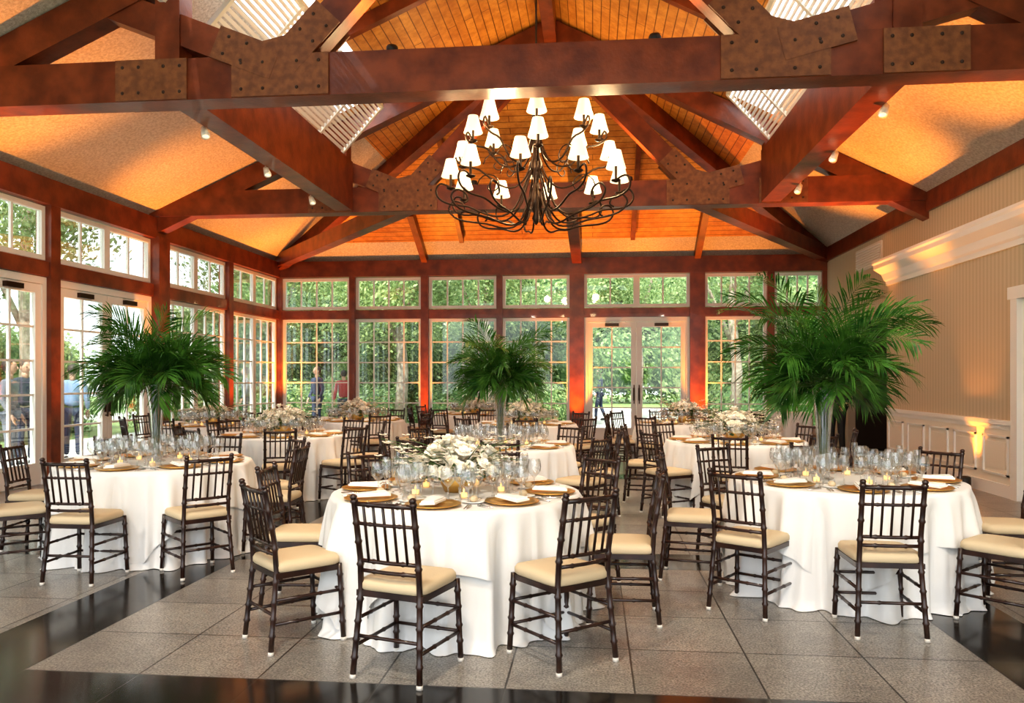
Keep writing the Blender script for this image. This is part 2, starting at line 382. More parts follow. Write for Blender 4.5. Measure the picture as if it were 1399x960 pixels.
# ---------------------------------------------------------------- right wall
WX=5.15; YE=14.5
mb=MB()
mb.box(WX,WX+.15,YF,8.9,0,3.5,WALLP); mb.box(WX,WX+.15,10.2,YE,0,3.5,WALLP); mb.box(WX,WX+.15,8.9,10.2,2.45,3.5,WALLP)
mb.box(XR,XR+.15,YF,YB,3.4,4.12,WALLP)
mb.box(XR,XR+.15,YE,YE+.5,0,3.4,WALLP); mb.box(XR,XR+.15,17.2,YB,0,3.4,WALLP); mb.box(XR,XR+.15,YE+.5,17.2,2.6,3.4,WALLP)
mb.obj('wall_right')
mb=MB()
mb.box(XR+.16,8.5,YE+.2,17.5,-.02,0,BLACKST); mb.box(8.5,8.6,YE+.2,17.5,0,2.8,DARKWALL)
mb.box(XR+.16,8.5,YE+.2,YE+.3,0,2.8,DARKWALL); mb.box(XR+.16,8.5,17.4,17.5,0,2.8,DARKWALL); mb.box(XR+.16,8.6,YE+.2,17.5,2.8,2.9,DARKWALL)
mb.obj('wall_corridor')
mb=MB(); mb.box(XR-.05,XR+.15,YF,YB-.15,4.12,4.55,TIMBER); mb.obj('timber_eave_beam')
mb=MB()
prof=[(0,3.1),(-.03,3.1),(-.035,3.17),(-.06,3.2),(-.09,3.3),(-.17,3.38),(-.19,3.4),(-.19,3.47),(-.21,3.5),(-.21,3.54),(.15,3.54)]
n=len(prof); vs=[(WX+a,YF,z) for a,z in prof]+[(WX+a,YE+.0-a,z) for a,z in prof]
mb.add(vs,[(i,i+1,n+i+1,n+i) for i in range(n-1)],WHITE)
vs=[(WX+a,YE-a,z) for a,z in prof]+[(XR,YE-a,z) for a,z in prof]
mb.add(vs,[(i,i+1,n+i+1,n+i) for i in range(n-1)],WHITE)
mb.obj('trim_1')
mb=MB()
for y0,y1 in ((YF,8.8),(10.3,YE)):
    mb.box(WX-.02,WX,y0,y1,.16,.9,CREAM); mb.box(WX-.06,WX,y0,y1,.9,.96,WHITE); mb.box(WX-.035,WX,y0,y1,.84,.9,WHITE)
    nn=max(1,round((y1-y0)/.8)); st=(y1-y0)/nn
    for i in range(nn):
        a,b=y0+i*st+.1,y0+(i+1)*st-.1
        for c in ((a,b,.26,.285),(a,b,.735,.76),(a,a+.025,.26,.76),(b-.025,b,.26,.76)): mb.box(WX-.045,WX-.02,*c,WHITE)
        mb.box(WX-.032,WX-.02,a+.07,b-.07,.34,.68,CREAM)
mb.obj('trim_2')
mb=MB(); mb.box(WX-.05,WX,YF,8.8,0,.16,WHITE); mb.box(WX-.05,WX,10.3,YE,0,.16,WHITE); mb.obj('baseboard_right')
dn[0]+=1; mb=MB()
mb.box(WX-.06,WX+.1,8.8,8.95,0,2.5,WHITE); mb.box(WX-.06,WX+.1,10.15,10.3,0,2.5,WHITE); mb.box(WX-.07,WX+.1,8.75,10.35,2.45,2.6,WHITE)
mb.box(WX+.02,WX+.07,8.95,10.15,0,2.45,CREAM)
for z0,z1 in ((.2,.95),(1.1,2.3)):
    for y0,y1 in ((9.08,9.5),(9.6,10.02)):
        mb.box(WX+.005,WX+.02,y0,y1,z0,z1,WHITE)
mb.ell((WX-.02,9.05,1.02),(.03,.03,.03),HANDLE)
mb.obj('door_%d'%dn[0])
mb=MB()
mb.box(XR-.03,XR,15.2,16.6,3.58,4.02,BEIGE)
for i in range(8): mb.box(XR-.05,XR-.03,15.25,16.55,3.62+i*.047,3.645+i*.047,WHITE)
mb.obj('hvac_vent_grille')
# ---------------------------------------------------------------- chandelier
def chandelier(x,y,nlights,power):
    root=empty('chandelier',(x,y,0)); fr=MB(); sh=MB()
    fr.tube([(0,0,3.5),(0,0,4.9)],.028,8,IRON); fr.tube([(0,0,4.9),(0,0,7.2)],.012,6,IRON)
    fr.lathe([(0,3.28),(.02,3.3),(.05,3.36),(.03,3.42),(.07,3.5),(.09,3.6),(.05,3.7),(.03,3.8),(.06,3.9),(.075,4.0),(.04,4.1),(.03,4.4),(.06,4.5),(.04,4.6),(.02,4.75),(0,4.8)],(0,0,0),14,IRON)
    def arm(a,r,zt,zr,tier):
        ca,sa=cos(a),sin(a)
        if tier==0: pr_=[(.05,3.95),(.14,3.75),(.24,3.5),(.4,3.38),(.6,3.4),(.8,3.48),(1.0,3.5),(1.13,3.56),(1.17,3.65),(1.13,3.73),(1.05,3.72),(1.0,3.68)]
        elif tier==2: pr_=[(.05,3.7),(.12,3.5),(.22,3.3),(.38,3.26),(.6,3.32),(.85,3.36),(1.0,3.42),(1.06,3.52),(1.0,3.6),(.9,3.58),(.86,3.5),(.91,3.46)]
        else: pr_=[(.05,zr),(.12,zr-.2),(.25,zr-.32),(.42,zr-.3),(.58*r/.75,zr-.12),(r*.97,zr-.08),(r+.08,zr),(r+.06,zr+.08),(r,zt-.2)]
        pts=[]
        P=[Vector((p[0]*ca,p[0]*sa,p[1])) for p in pr_]
        for i in range(len(P)-1):
            p0=P[max(i-1,0)];p1=P[i];p2=P[i+1];p3=P[min(i+2,len(P)-1)]
            for t in (0,.33,.66):
                pts.append(.5*((2*p1)+(-p0+p2)*t+(2*p0-5*p1+4*p2-p3)*t*t+(-p0+3*p1-3*p2+p3)*t**3))
        pts.append(P[-1]); fr.tube(pts,.012,6,IRON)
        if tier==2: return
        bx,by=r*ca,r*sa; zb=(3.68 if tier==0 else zt-.2)
        fr.lathe([(0,zb-.02),(.05,zb+.0),(.055,zb+.015),(.015,zb+.02),(.015,zt-.06),(0,zt-.05)],(bx,by,0),8,IRON)
        sh.lathe([(.112,zt-.1),(.088,zt-.02),(.058,zt+.1)],(bx,by,0),14,SHADE)
        sh.lathe([(.058,zt+.1),(.055,zt+.1),(.083,zt-.02),(.107,zt-.1)],(bx,by,0),14,SHADE)
        if tier:
            cr=[]
            for i in range(16):
                th=i/15*2.2*pi; rr=.16*(1-i/17)
                cr.append(((r*.62+rr*cos(th))*ca,(r*.62+rr*cos(th))*sa,zr-.3+rr*sin(th)))
            fr.tube(cr,.008,5,IRON)
    for k in range(10): arm(2*pi*(k+.35)/10,1.0,3.92,3.9,0)
    for k in range(10): arm(2*pi*(k+.85)/10,1.0,3.92,3.9,2)
    for k in range(8): arm(2*pi*(k+.1)/8,.74,4.47,4.3,1)
    for k in range(4): arm(2*pi*(k+.06)/4,.86,4.16,4.05,1)
    fr.obj('iron_frame',parent=root); sh.obj('shades',parent=root)
    for k in range(nlights):
        a=2*pi*(k+.5)/nlights
        light('POINT','bulb_%d'%(k+1),(.95*cos(a),.95*sin(a),4.12 if k%2 else 4.28),power/nlights,(1,.72,.38),parent=root,size=.12)
    return root
chandelier(-.66,9.3,5,240)
chandelier(-.66,1.2,4,300)  # second copy added behind the camera, unseen, as front fill light
# ---------------------------------------------------------------- track lights
def track(x,s,y0,y1,zz=4.38):
    root=empty('track_lighting',(x,0,0)); mb=MB()
    mb.box(-.02,.02,y0,y1,4.38,4.42,WHITE)
    ys=[y0+(y1-y0)*f for f in (.1,.45,.8)]
    for yy in ys:
        mb.tube([(0,yy,4.38),(0,yy,4.28)],.012,6,WHITE); mb.tube([(0,yy,4.31),(s*.06,yy-.07,4.2)],[.035,.05],10,WHITE)
        mb.ell((s*.062,yy-.072,4.197),(.04,.04,.02),SHADE,10,5)
    mb.obj('track_rail',parent=root)
    return root,ys
for x,s in ((pl-.18,1),(pr+.18,-1)):
    root,ys=track(x,s,8.1,13.0)
    for i,yy in enumerate(ys):
        light('SPOT','spot_%d'%i,(s*.09,yy-.1,4.15),170,(1,.86,.68),parent=root,size=.08,spot=80,blend=.9).rotation_euler=Vector((s*2.0,-.3,-3.2)).to_track_quat('-Z','Y').to_euler()
root=empty('added_truss_spots',(0,2.5,0)); mb=MB()  # unseen spots added on the near truss to brighten tables and floor
mb.box(-4.5,3.2,-.02,.02,4.26,4.3,WHITE)
for i,(x,tx,ty) in enumerate(((-4.2,-3.8,6.0),(-1.2,-.9,5.0),(1.6,1.8,5.8),(3.0,2.6,8.5),(-2.6,-1.5,8.5))):
    mb.tube([(x,0,4.27),(x,.02,4.2)],.012,6,WHITE); mb.tube([(x,0,4.22),(x,.1,4.12)],[.035,.05],10,WHITE)
    light('SPOT','spot_%d'%i,(x,.13,4.08),290,(1,.9,.76),parent=root,size=.1,spot=65,blend=.9).rotation_euler=Vector((tx-x,ty-2.6,-3.3)).to_track_quat('-Z','Y').to_euler()
mb.obj('track_rail',parent=root)
# uplights
def uplight(x,y,dx,dy,e=330,spot=75,col=(1,.30,.03)):
    root=empty('floor_uplight',(x,y,0)); mb=MB()
    mb.lathe([(0,0),(.08,0),(.085,.02),(.085,.16),(.07,.17),(.065,.14),(0,.14)],(0,0,0),14,BLACK); mb.obj('can',parent=root)
    light('SPOT','lamp',(0,0,.18),e,col,parent=root,size=.05,spot=spot,blend=.8).rotation_euler=Vector((dx,dy,4)).to_track_quat('-Z','Y').to_euler()
for x,y,dx,dy,e in ((-7.3,10.55,.3,0,350),(-7.25,13.1,.45,-.1,1400),(-7.3,16.05,.6,0,1100),(-7.2,18.3,-.1,.1,900),(-.37,18.4,0,.05,1100),(2.5,18.4,.1,.1,900),(-4.0,18.45,0,-.4,900),(-7.3,8.2,.4,.1,1500)):
    uplight(x,y,dx,dy,e,48 if y<15 else 60)
for x,y,dx,dy in ((4.6,12.4,-.7,0),(4.6,14.3,-.6,.2),(4.6,8.9,-.75,.3)):
    uplight(x,y,dx,dy,1700,46)
uplight(4.95,11.2,.12,-.1,170,60)
for x,y in ((-2.0,7.8),(.6,7.8),(-2.0,13.3),(.6,13.3)):  # lamps added on the chords to warm up the plank ceiling
    root=empty('added_ceiling_wash',(x,y,0)); mb=MB(); mb.lathe([(0,4.72),(.06,4.72),(.06,4.8),(.05,4.82),(0,4.8)],(0,0,0),12,BLACK); mb.obj('can',parent=root)
    light('SPOT','lamp',(0,0,4.84),150,(1,.58,.2),parent=root,size=.06,spot=140,blend=.9).rotation_euler=(pi,0,0)
# ---------------------------------------------------------------- chairs
def chair_mesh():
    mb=MB()
    def post(pts,r=.016,knots=()):
        P=[Vector(p) for p in pts]; tot=[0]
        for i in range(1,len(P)): tot.append(tot[-1]+(P[i]-P[i-1]).length)
        L=tot[-1]
        def at(d):
            for i in range(1,len(P)):
                if d<=tot[i]+1e-6:
                    f=(d-tot[i-1])/(tot[i]-tot[i-1]); return P[i-1].lerp(P[i],f)
            return P[-1]
        ds=sorted([(t,r) for t in tot]+[(k*L+o,rr) for k in knots for o,rr in ((-.012,r),(0,r*1.35),(.012,r))])
        ds=[d for i,d in enumerate(ds) if i==0 or d[0]-ds[i-1][0]>.002]
        mb.tube([at(d) for d,_ in ds],[q for _,q in ds],8,CHAIRW)
    for s in (-1,1):
        post([(s*.19,-.225,.015),(s*.168,-.185,.44),(s*.166,-.195,.6),(s*.168,-.25,.9)],.0155,(.1,.2,.3,.42,.62,.75,.86,.985))
        post([(s*.197,.2,.015),(s*.185,.18,.44)],.0155,(.22,.42,.65,.85))
        mb.tube([(s*.19,-.226,0),(s*.19,-.224,.02)],.017,8,FOOT); mb.tube([(s*.197,.201,0),(s*.197,.2,.02)],.017,8,FOOT)
        for z in (.16,.29): post([(s*.185,-.215+z*.08,z),(s*.193,.195-z*.03,z)],.0095,(.33,.67))
        mb.ell((s*.168,-.252,.908),(.019,.019,.015),CHAIRW,8,6)
    for z,y in ((.16,.195),(.29,.19),(.21,-.205)): post([(-.19,y,z),(.19,y,z)],.0095,(.33,.67))
    def ry(z): return -.195-(z-.6)*.055/.3 if z>.6 else -.185-(z-.44)*.01/.16
    for z,r in ((.875,.013),(.775,.009),(.585,.0105),(.535,.0105)):
        post([(-.166,ry(z),z),(0,ry(z)-.012,z),(.166,ry(z),z)],r,(.25,.5,.75))
    for i in range(5):
        x=-.166+.332*(i+1)/6
        post([(x,ry(.585)-.008,.585),(x,ry(.875)-.008,.875)],.0075,(.66,))
    mb.box(-.19,.19,-.195,.195,.405,.435,CHAIRW)
    def sup(n,zs):
        vs=[];seg=32
        for k,(z,sc) in enumerate(zs):
            for i in range(seg):
                a=2*pi*i/seg; c,s_=cos(a),sin(a); e=.28
                vs.append((sc*.195*abs(c)**e*(1 if c>0 else -1),sc*.2*abs(s_)**e*(1 if s_>0 else -1)-.0,z))
        fs=[(k*seg+i,k*seg+(i+1)%seg,(k+1)*seg+(i+1)%seg,(k+1)*seg+i) for k in range(len(zs)-1) for i in range(seg)]
        fs.append(tuple((len(zs)-1)*seg+i for i in range(seg)))
        mb.add(vs,fs,CUSH,True)
    sup(0,[(.436,.96),(.445,1.0),(.47,1.0),(.487,.95),(.495,.75),(.498,.4)])
    return mb.mesh('dining_chair')
CH=chair_mesh()
# ---------------------------------------------------------------- table cloth
def cloth_mesh(R,seed):
    rnd=random.Random(seed); mb=MB(); seg=360; rows=18; z=.75
    ph=[rnd.uniform(0,6.28) for _ in range(8)]
    def layer(off,hem,amp,q):
        def f(a):
            w=sin(10*a+ph[0]+q+1.4*sin(2*a+ph[6])); w2=sin(18*a+ph[1]+q+1.5*sin(3*a+ph[5]))
            return (.62*(abs(w)**.45)*(1 if w>0 else -1)+.5*w2+.25*sin(35*a+ph[2])+.2*sin(5*a+ph[3]))
        vs=[(0,0,z+off)]
        for i in range(seg):
            a=2*pi*i/seg; vs.append(((R-.04)*cos(a),(R-.04)*sin(a),z+off))
        for j in range(rows+1):
            t=j/rows
            for i in range(seg):
                a=2*pi*i/seg; zz=z+off-(z-hem(a))*t
                d=max(0.0,(z-zz)/z)
                r=R+off-.012*(1-min(1,t*8))+amp*d**.65*(f(a)*.95+.25)+ .02*d
                r+= .006*sin(47*a+ph[4]+5*d)*d
                if d>.96: r+=.025*(1+sin(23*a+ph[7]))
                vs.append((r*cos(a),r*sin(a),max(.004,zz-.012*min(1,t*8))))
        fs=[(0,1+i,1+(i+1)%seg) for i in range(seg)]
        for j in range(rows+1):
            o=1+j*seg
            fs+=[(o+i,o+seg+i,o+seg+(i+1)%seg,o+(i+1)%seg) for i in range(seg)]
        mb.add(vs,fs,CLOTH,True)
    layer(0,lambda a:.006,.066,0)
    r0=rnd.uniform(0,1.5)
    def hem(a):
        e=1.12/max(abs(cos(a-r0)),abs(sin(a-r0)))-R
        return max(.06,z-e)
    layer(.008,hem,.105,.25)
    return mb.mesh('round_table')
cloths=[cloth_mesh(.80,1),cloth_mesh(.80,5)]
# ---------------------------------------------------------------- tabletop things
def wineglass(mb,x,y,s=1,kind=0):
    if kind==0: p=[(.033,0),(.03,.003),(.005,.008),(.004,.09),(.012,.1),(.034,.125),(.038,.155),(.035,.19),(.03,.215)]
    elif kind==1: p=[(.036,0),(.032,.003),(.005,.008),(.004,.075),(.016,.085),(.042,.115),(.047,.145),(.042,.185),(.037,.2)]
    else: p=[(.03,0),(.028,.003),(.005,.008),(.004,.09),(.01,.1),(.022,.14),(.024,.19),(.021,.235)]
    mb.lathe([(r*s,z*s) for r,z in p],(x,y,0),10,GLASS)
def settings(R,seed):
    rnd=random.Random(seed); g=MB(); pl_=MB(); nk=MB(); cu=MB(); vo=MB()
    for k in range(8):
        a=2*pi*k/8; ca,sa=cos(a),sin(a); r=R-.19
        def W(rr,t): return (rr*ca-t*sa, rr*sa+t*ca)
        x,y=W(r,0)
        pl_.lathe([(0,.006),(.11,.006),(.125,.012),(.16,.018),(.163,.015),(.12,.002),(0,.001)],(x,y,0),28,GOLD)
        ang=a+rnd.uniform(-.1,.1); c2,s2=cos(ang),sin(ang)
        for (l,w,z0,z1) in ((.11,.045,.02,.032),(.1,.038,.032,.042)):
            vs=[]
            for zz in (z0,z1):
                for i,j in ((-1,-1),(1,-1),(1,1),(-1,1)): vs.append((x+i*l*c2-j*w*s2,y+i*l*s2+j*w*c2,zz+(0.006*abs(i+j)/2)))
            nk.add(vs,[(3,2,1,0),(4,5,6,7),(0,1,5,4),(1,2,6,5),(2,3,7,6),(3,0,4,7)],NAPK)
        bx,by=W(r-.15,-.17)
        pl_.lathe([(0,.004),(.05,.004),(.075,.012),(.076,.009),(.05,.001),(0,.001)],(bx,by,0),20,NAPK)
        nk.ell((bx,by,.022),(.034,.026,.02),CUSH,10,6)
        for t,l in ((.2,.11),(.215,.1),(-.2,.1),(-.22,.1)):
            p=W(r-l*.3,t);q=W(r+l*.9,t); cu.tube([(p[0],p[1],.004),(q[0],q[1],.004)],[.007,.003],5,SILVER)
        for kind,(rr,t) in enumerate(((r-.2,.12),(r-.24,.03),(r-.19,.2),(r-.29,.1),(r-.13,.17))):
            x2,y2=W(rr+rnd.uniform(-.008,.008),t+rnd.uniform(-.008,.008)); wineglass(g,x2,y2,1,kind%3)
        x2,y2=W(r-.27,-.07); wineglass(g,x2,y2,.95,k%2)
    for k in range(5):
        a=2*pi*(k+.3)/5; x,y=.29*cos(a),.29*sin(a)
        vo.lathe([(.0,.0),(.028,0),(.034,.03),(.036,.065)],(x,y,0),12,GLASS)
        vo.lathe([(0,.03),(.022,.03),(.022,.004)],(x,y,0),10,CANDLE); vo.lathe([(.002,.03),(.007,.042),(.001,.06)],(x,y,0),6,CANDLE)
    return [g.mesh('wine_glasses'),pl_.mesh('charger_plates'),nk.mesh('folded_napkins'),cu.mesh('cutlery'),vo.mesh('votive_candles')]
SETS=settings(.80,3); SN=['wine_glasses','charger_plates','folded_napkins','cutlery','votive_candles']
def flower_mesh(seed,rx=.27,ry=.2,h=.2,n=60):
    rnd=random.Random(seed); mb=MB()
    mb.lathe([(0,0),(.07,0),(.09,.05),(.08,.09)],(0,0,0),14,GOLD)
    for k in range(n):
        a=rnd.uniform(0,2*pi); rr=sqrt(rnd.random()); x,y=rx*rr*cos(a),ry*rr*sin(a)
        z=.06+h*(1-rr*rr)**.6*rnd.uniform(.55,1.1)+.02
        nrm=Vector((x/rx,y/ry,.9+rnd.uniform(-.2,.2))).normalized(); c=Vector((x,y,z)); hs=rnd.uniform(.025,.045)
        t1=nrm.cross(Vector((0,1,.01))).normalized(); t2=nrm.cross(t1)
        mb.ell(c,(hs*.5,)*3,PETAL,7,5)
        for ring,(np_,ln,up) in enumerate(((5,1.15,.15),(5,.85,.55),(4,.5,.95))):
            for i in range(np_):
                b=2*pi*(i+ring*.5)/np_; d=t1*cos(b)+t2*sin(b); sd=nrm.cross(d)
                e=(d*(1-up*.5)+nrm*up).normalized()
                b0=c; m=c+e*hs*ln*.6; tp=c+e*hs*ln+nrm*hs*.15; w=hs*.5
                mb.add([b0,m-sd*w,m+sd*w,tp-sd*w*.5,tp+sd*w*.5],[(0,1,2),(1,3,4,2)],PETAL,True)
    for k in range(26):
        a=rnd.uniform(0,2*pi); L=rnd.uniform(.7,1.15); p=Vector((rx*L*cos(a),ry*L*sin(a),rnd.uniform(.05,.17)))
        mb.tube([(0,0,.07),p*.6+Vector((0,0,.05)),p],[.003]*3,4,STEM)
        d=p.normalized(); s=Vector((-d.y,d.x,0))*.03; mb.add([p-d*.06,p+s-d*.01,p+d*.05,p-s-d*.01],[(0,1,2,3)],STEM)
    for k in range(34):
        a=rnd.uniform(0,2*pi); L=rnd.uniform(.2,.46); e=Vector((L*cos(a),L*sin(a),rnd.uniform(.10,.3)))
        mb.tube([(0,0,.1),e*.6+Vector((0,0,.08)),e],[.002]*3,4,STEM)
        for j in range(4):
            c=e*(1-j*.12)+Vector((rnd.uniform(-.02,.02),rnd.uniform(-.02,.02),rnd.uniform(0,.03)))
            for i in range(5):
                b=2*pi*i/5; d=Vector((cos(b),sin(b),.3)); s=Vector((-sin(b),cos(b),0))
                mb.add([c,c+d*.02+s*.012,c+d*.034,c+d*.02-s*.012],[(0,1,2,3)],PETAL)
    return mb.mesh('flower_centerpiece')
FL=[flower_mesh(2,.26,.19,.22,75),flower_mesh(9,.27,.22,.2,65)]
def palm(seed,R,up,nfr=60,vh=.68):
    rnd=random.Random(seed); mb=MB(); g=MB()
    g.lathe([(0,0),(.075,0),(.075,.01),(.045,.02),(.04,.06),(.045,.25),(.055,.42),(.075,.58),(.095,vh)],(0,0,0),20,GLASS)
    g.lathe([(.09,vh),(.07,.58),(.05,.42),(.04,.25),(.035,.06),(0,.03)],(0,0,0),20,GLASS)
    for k in range(9):
        a=2*pi*k/9; mb.tube([(.02*cos(a),.02*sin(a),.06),(.03*cos(a),.03*sin(a),.4),(.05*cos(a),.05*sin(a),vh+.03)],.005,5,STEM)
    O=Vector((0,0,vh-.03))
    for k in range(nfr):
        f=(k+.5)/nfr; el=math.asin(min(.985,-.4+1.4*f**.75))
        az=k*2.39996+rnd.uniform(-.3,.3)
        L=R*rnd.uniform(.75,1.18)*(1+up*max(0,sin(el)))
        d=Vector((cos(az)*cos(el),sin(az)*cos(el),sin(el)))
        hz=Vector((cos(az),sin(az),0)); n=12; pts=[O.copy()]
        cur=(d+Vector((0,0,.62))).normalized()
        g_=-.15+.055*max(0,sin(el)); tws=Vector((-sin(az),cos(az),0))*rnd.uniform(-.05,.05)
        for i in range(n):
            cur=(cur+Vector((0,0,g_*(i+2)/8))+hz*.035*max(0,sin(el))+tws).normalized(); pts.append(pts[-1]+cur*L/n)
        mb.tube(pts,[.005*(1-i/(n+2)) for i in range(n+1)],4,STEM,False)
        nl=30
        roll=rnd.uniform(-1.0,1.0)
        for j in range(nl):
            t=.22+.78*j/(nl-1); ft=t*n; i=min(int(ft),n-1); p=pts[i].lerp(pts[i+1],ft-i); tg=(pts[i+1]-pts[i]).normalized()
            sd=tg.cross(Vector((0,0,1)));
            if sd.length<.1: sd=tg.cross(hz)
            sd.normalize(); up_=sd.cross(tg)
            sd2=sd*cos(roll)+up_*sin(roll); up2=up_*cos(roll)-sd*sin(roll)
            ll=(.28*sin(pi*min(1,.22+.68*t))**.6)*(R/.46)*rnd.uniform(.8,1.15)
            for s in (-1,1):
                e=(tg*(.6+.6*t)+sd2*s*(.95-.3*t)+up2*.25+Vector((rnd.uniform(-.12,.12),rnd.uniform(-.12,.12),rnd.uniform(-.12,.05)))).normalized()
                w=tg*.005
                wv=(tg-e*tg.dot(e)).normalized()
                dr=rnd.uniform(.03,.09)
                w1=wv*.0062; m1=p+e*ll*.35+Vector((0,0,-dr*.08))
                w2=wv*.0048; m2=p+e*ll*.7+Vector((0,0,-dr*.42)); tp=p+e*ll*.98+Vector((0,0,-dr))
                mb.add([p-w*.4,p+w*.4,m1+w1,m2+w2,tp,m2-w2,m1-w1],[(0,1,2,6),(6,2,3,5),(5,3,4)],PALM)
    return g.mesh('glass_vase'),mb.mesh('fronds')
tabs=[(-.88,5.1,-93,0,0),(1.82,5.98,-96,1,1),(-3.81,6.62,-88,2,1),(-1.0,8.6,-80,3,1),(-3.97,9.9,-70,0,0),(1.66,9.5,-100,0,1),
      (-4.05,13.4,-60,0,0),(-1.05,12.6,-85,0,1),(1.5,13.2,-75,0,0),(-5.9,11.9,-50,-1,0),(-2.4,16.0,-70,-1,1)]
PR={1:(11,.445,1.15),2:(12,.50,.5),3:(13,.44,.7)}
TURN={0:{0:-14,1:0},1:{0:6,7:14}}
for i,(x,y,a0,pk,ci) in enumerate(tabs):
    inst(cloths[ci],'round_table',(x,y,0),radians(i*37))
    a0=radians(a0)
    for n,me in zip(SN,SETS): inst(me,n,(x,y,.760),a0)
    rnd=random.Random(i+40)
    for k in range(8):
        a=a0+2*pi*k/8+rnd.uniform(-.05,.05); rr=1.05+rnd.uniform(-.01,.04)
        tw=radians(TURN.get(i,{}).get(k,rnd.uniform(-7,7)))
        inst(CH,'dining_chair',(x+rr*cos(a),y+rr*sin(a),0),a+pi/2+tw)
    if pk>0:
        s,R,up=PR[pk]; g,f=palm(s,R,up); root=empty('palm_centerpiece',(x-(.15 if pk==1 else 0),y,.760),i)
        inst(g,'vase',parent=root); inst(f,'fronds',parent=root)
    elif pk==0: inst(FL[0 if i==0 else 1],'flower_centerpiece',(x,y,.760),radians(i*50+10),None,1.15 if i==0 else 1.25)
    else: inst(FL[1],'flower_centerpiece',(x,y,.760),i,None,1.1)
mb=MB(); vs=[];N=120
def rect(t,hx,hy):
    P=2*(2*hx+2*hy); d=t*P
    if d<2*hx: return (-hx+d,-hy),(0,-1)
    d-=2*hx
    if d<2*hy: return (hx,-hy+d),(1,0)
    d-=2*hy
    if d<2*hx: return (hx-d,hy),(0,1)
    d-=2*hx; return (-hx,hy-d),(-1,0)
for j in range(6):
    for i in range(N):
        (px,py),(nx,ny)=rect(i/N,.85,.38); o=.03*(j/5)*(1+sin(i*1.3))
        vs.append((px+nx*o,py+ny*o,.75*(1-j/5)+.004))
fs=[(j*N+i,(j+1)*N+i,(j+1)*N+(i+1)%N,j*N+(i+1)%N) for j in range(5) for i in range(N)]; fs.append(tuple(range(N)))
mb.add(vs,fs,CLOTH,False); mb.obj('banquet_table',(3.7,17.4,0))
# ---------------------------------------------------------------- people
def skinobj(name,verts,edges,rad,mat,parent,sub=1):
    me=bpy.data.meshes.new(name); me.from_pydata(verts,edges,[]); me.materials.append(mat)
    o=inst(me,name,parent=parent); md=o.modifiers.new('Skin','SKIN'); md.use_smooth_shade=True
    sv=me.skin_vertices[0].data
    for i,r in enumerate(rad):
        sv[i].radius=r if isinstance(r,tuple) else (r,r); sv[i].use_root=(i==0)
    o.modifiers.new('Sub','SUBSURF').levels=sub; o.modifiers['Sub'].render_levels=sub
    return o
SKIN=M('skin',(.55,.33,.24),.6); HAIRM=M('hair_dark',(.03,.02,.015),.6); EYE=M('eye_dark',(.02,.02,.02),.3); LIPS=M('lips',(.4,.15,.12),.5)
def person(name,x,y,rz,top,bot,h=1.76,walk=0.0,arm=0.0,hairc=None):
    root=empty(name,(x,y,0),rz); root.scale=(h/1.76,)*3
    w=walk
    V=[(0,0,.97),(-.09,0,.9),(-.1,.03+w*.3,.5),(-.1,w*.6-.02,.1),(.09,0,.9),(.1,.03-w*.15,.5),(.1,-w*.6-.02,.1+.05*w)]
    skinobj('trousers',V,[(0,1),(1,2),(2,3),(0,4),(4,5),(5,6)],[(.13,.1),.095,.068,.05,.095,.068,.05],bot,root)
    for s,fy,fz in ((-1,w*.6,0),(1,-w*.6,.04*w)):
        skinobj('shoe',[(s*.1,fy-.06,.05+fz),(s*.1,fy+.06,.045+fz),(s*.11,fy+.16,.03+fz)],[(0,1),(1,2)],[.045,.045,.03],BLACK,root)
    V=[(0,0,.98),(0,0,1.12),(0,.01,1.3),(0,0,1.42),(0,-.005,1.5),(-.17,0,1.41),(-.235,-.02,1.14),(-.25,.08+arm*.2,.93+arm*.15),(.17,0,1.41),(.235,-.02,1.14),(.25,.1+arm*.2,.93+arm*.2)]
    skinobj('jacket',V,[(0,1),(1,2),(2,3),(3,4),(3,5),(5,6),(6,7),(3,8),(8,9),(9,10)],[(.155,.11),(.15,.11),(.17,.125),(.13,.09),(.06,.06),.07,.053,.038,.07,.053,.038],top,root)
    hd=MB()
    hd.tube([(0,0,1.46),(0,.01,1.56)],.052,10,SKIN)
    def df(p):
        q=p.copy()
        if p.z<0: q.x*=1+.25*p.z; q.y*=1+.12*p.z
        return q
    hd.ell((0,.015,1.645),(.075,.095,.115),SKIN,18,12,df)
    hd.tube([(0,.105,1.665),(0,.125,1.63),(0,.108,1.622)],[.008,.014,.01],6,SKIN)
    hd.ell((0,.1,1.59),(.024,.01,.007),LIPS,8,5)
    for s in (-1,1):
        hd.ell((s*.03,.1,1.652),(.012,.008,.007),EYE,8,5); hd.ell((s*.077,.01,1.64),(.01,.018,.03),SKIN,8,6)
    hd.ell((0,-.012,1.675),(.084,.1,.1),hairc or HAIRM,16,10)
    hd.obj('head',parent=root)
    for s,yy,zz in ((-1,.08+arm*.2,.93+arm*.15),(1,.1+arm*.2,.93+arm*.2)):
        b=Vector((s*.25,yy,zz)); V=[tuple(b),tuple(b+Vector((0,.025,-.06))),]; E=[(0,1)]; R=[.026,(.034,.018)]
        for i,(ox,L) in enumerate(((-.028,.07),(-.01,.085),(.01,.08),(.027,.065))):
            k=len(V); p=b+Vector((ox*.5,.03,-.085)); V+=[tuple(p+Vector((ox*.5,0,0))),tuple(p+Vector((ox*.5,.012,-L*.5))),tuple(p+Vector((ox*.45,.04,-L)))]
            E+=[(1,k),(k,k+1),(k+1,k+2)]; R+=[.01,.009,.007]
        k=len(V); V+=[tuple(b+Vector((-s*.03,.045,-.055))),tuple(b+Vector((-s*.035,.07,-.09)))]; E+=[(1,k),(k,k+1)]; R+=[.011,.009]
        skinobj('hand',V,E,R,SKIN,root,1)
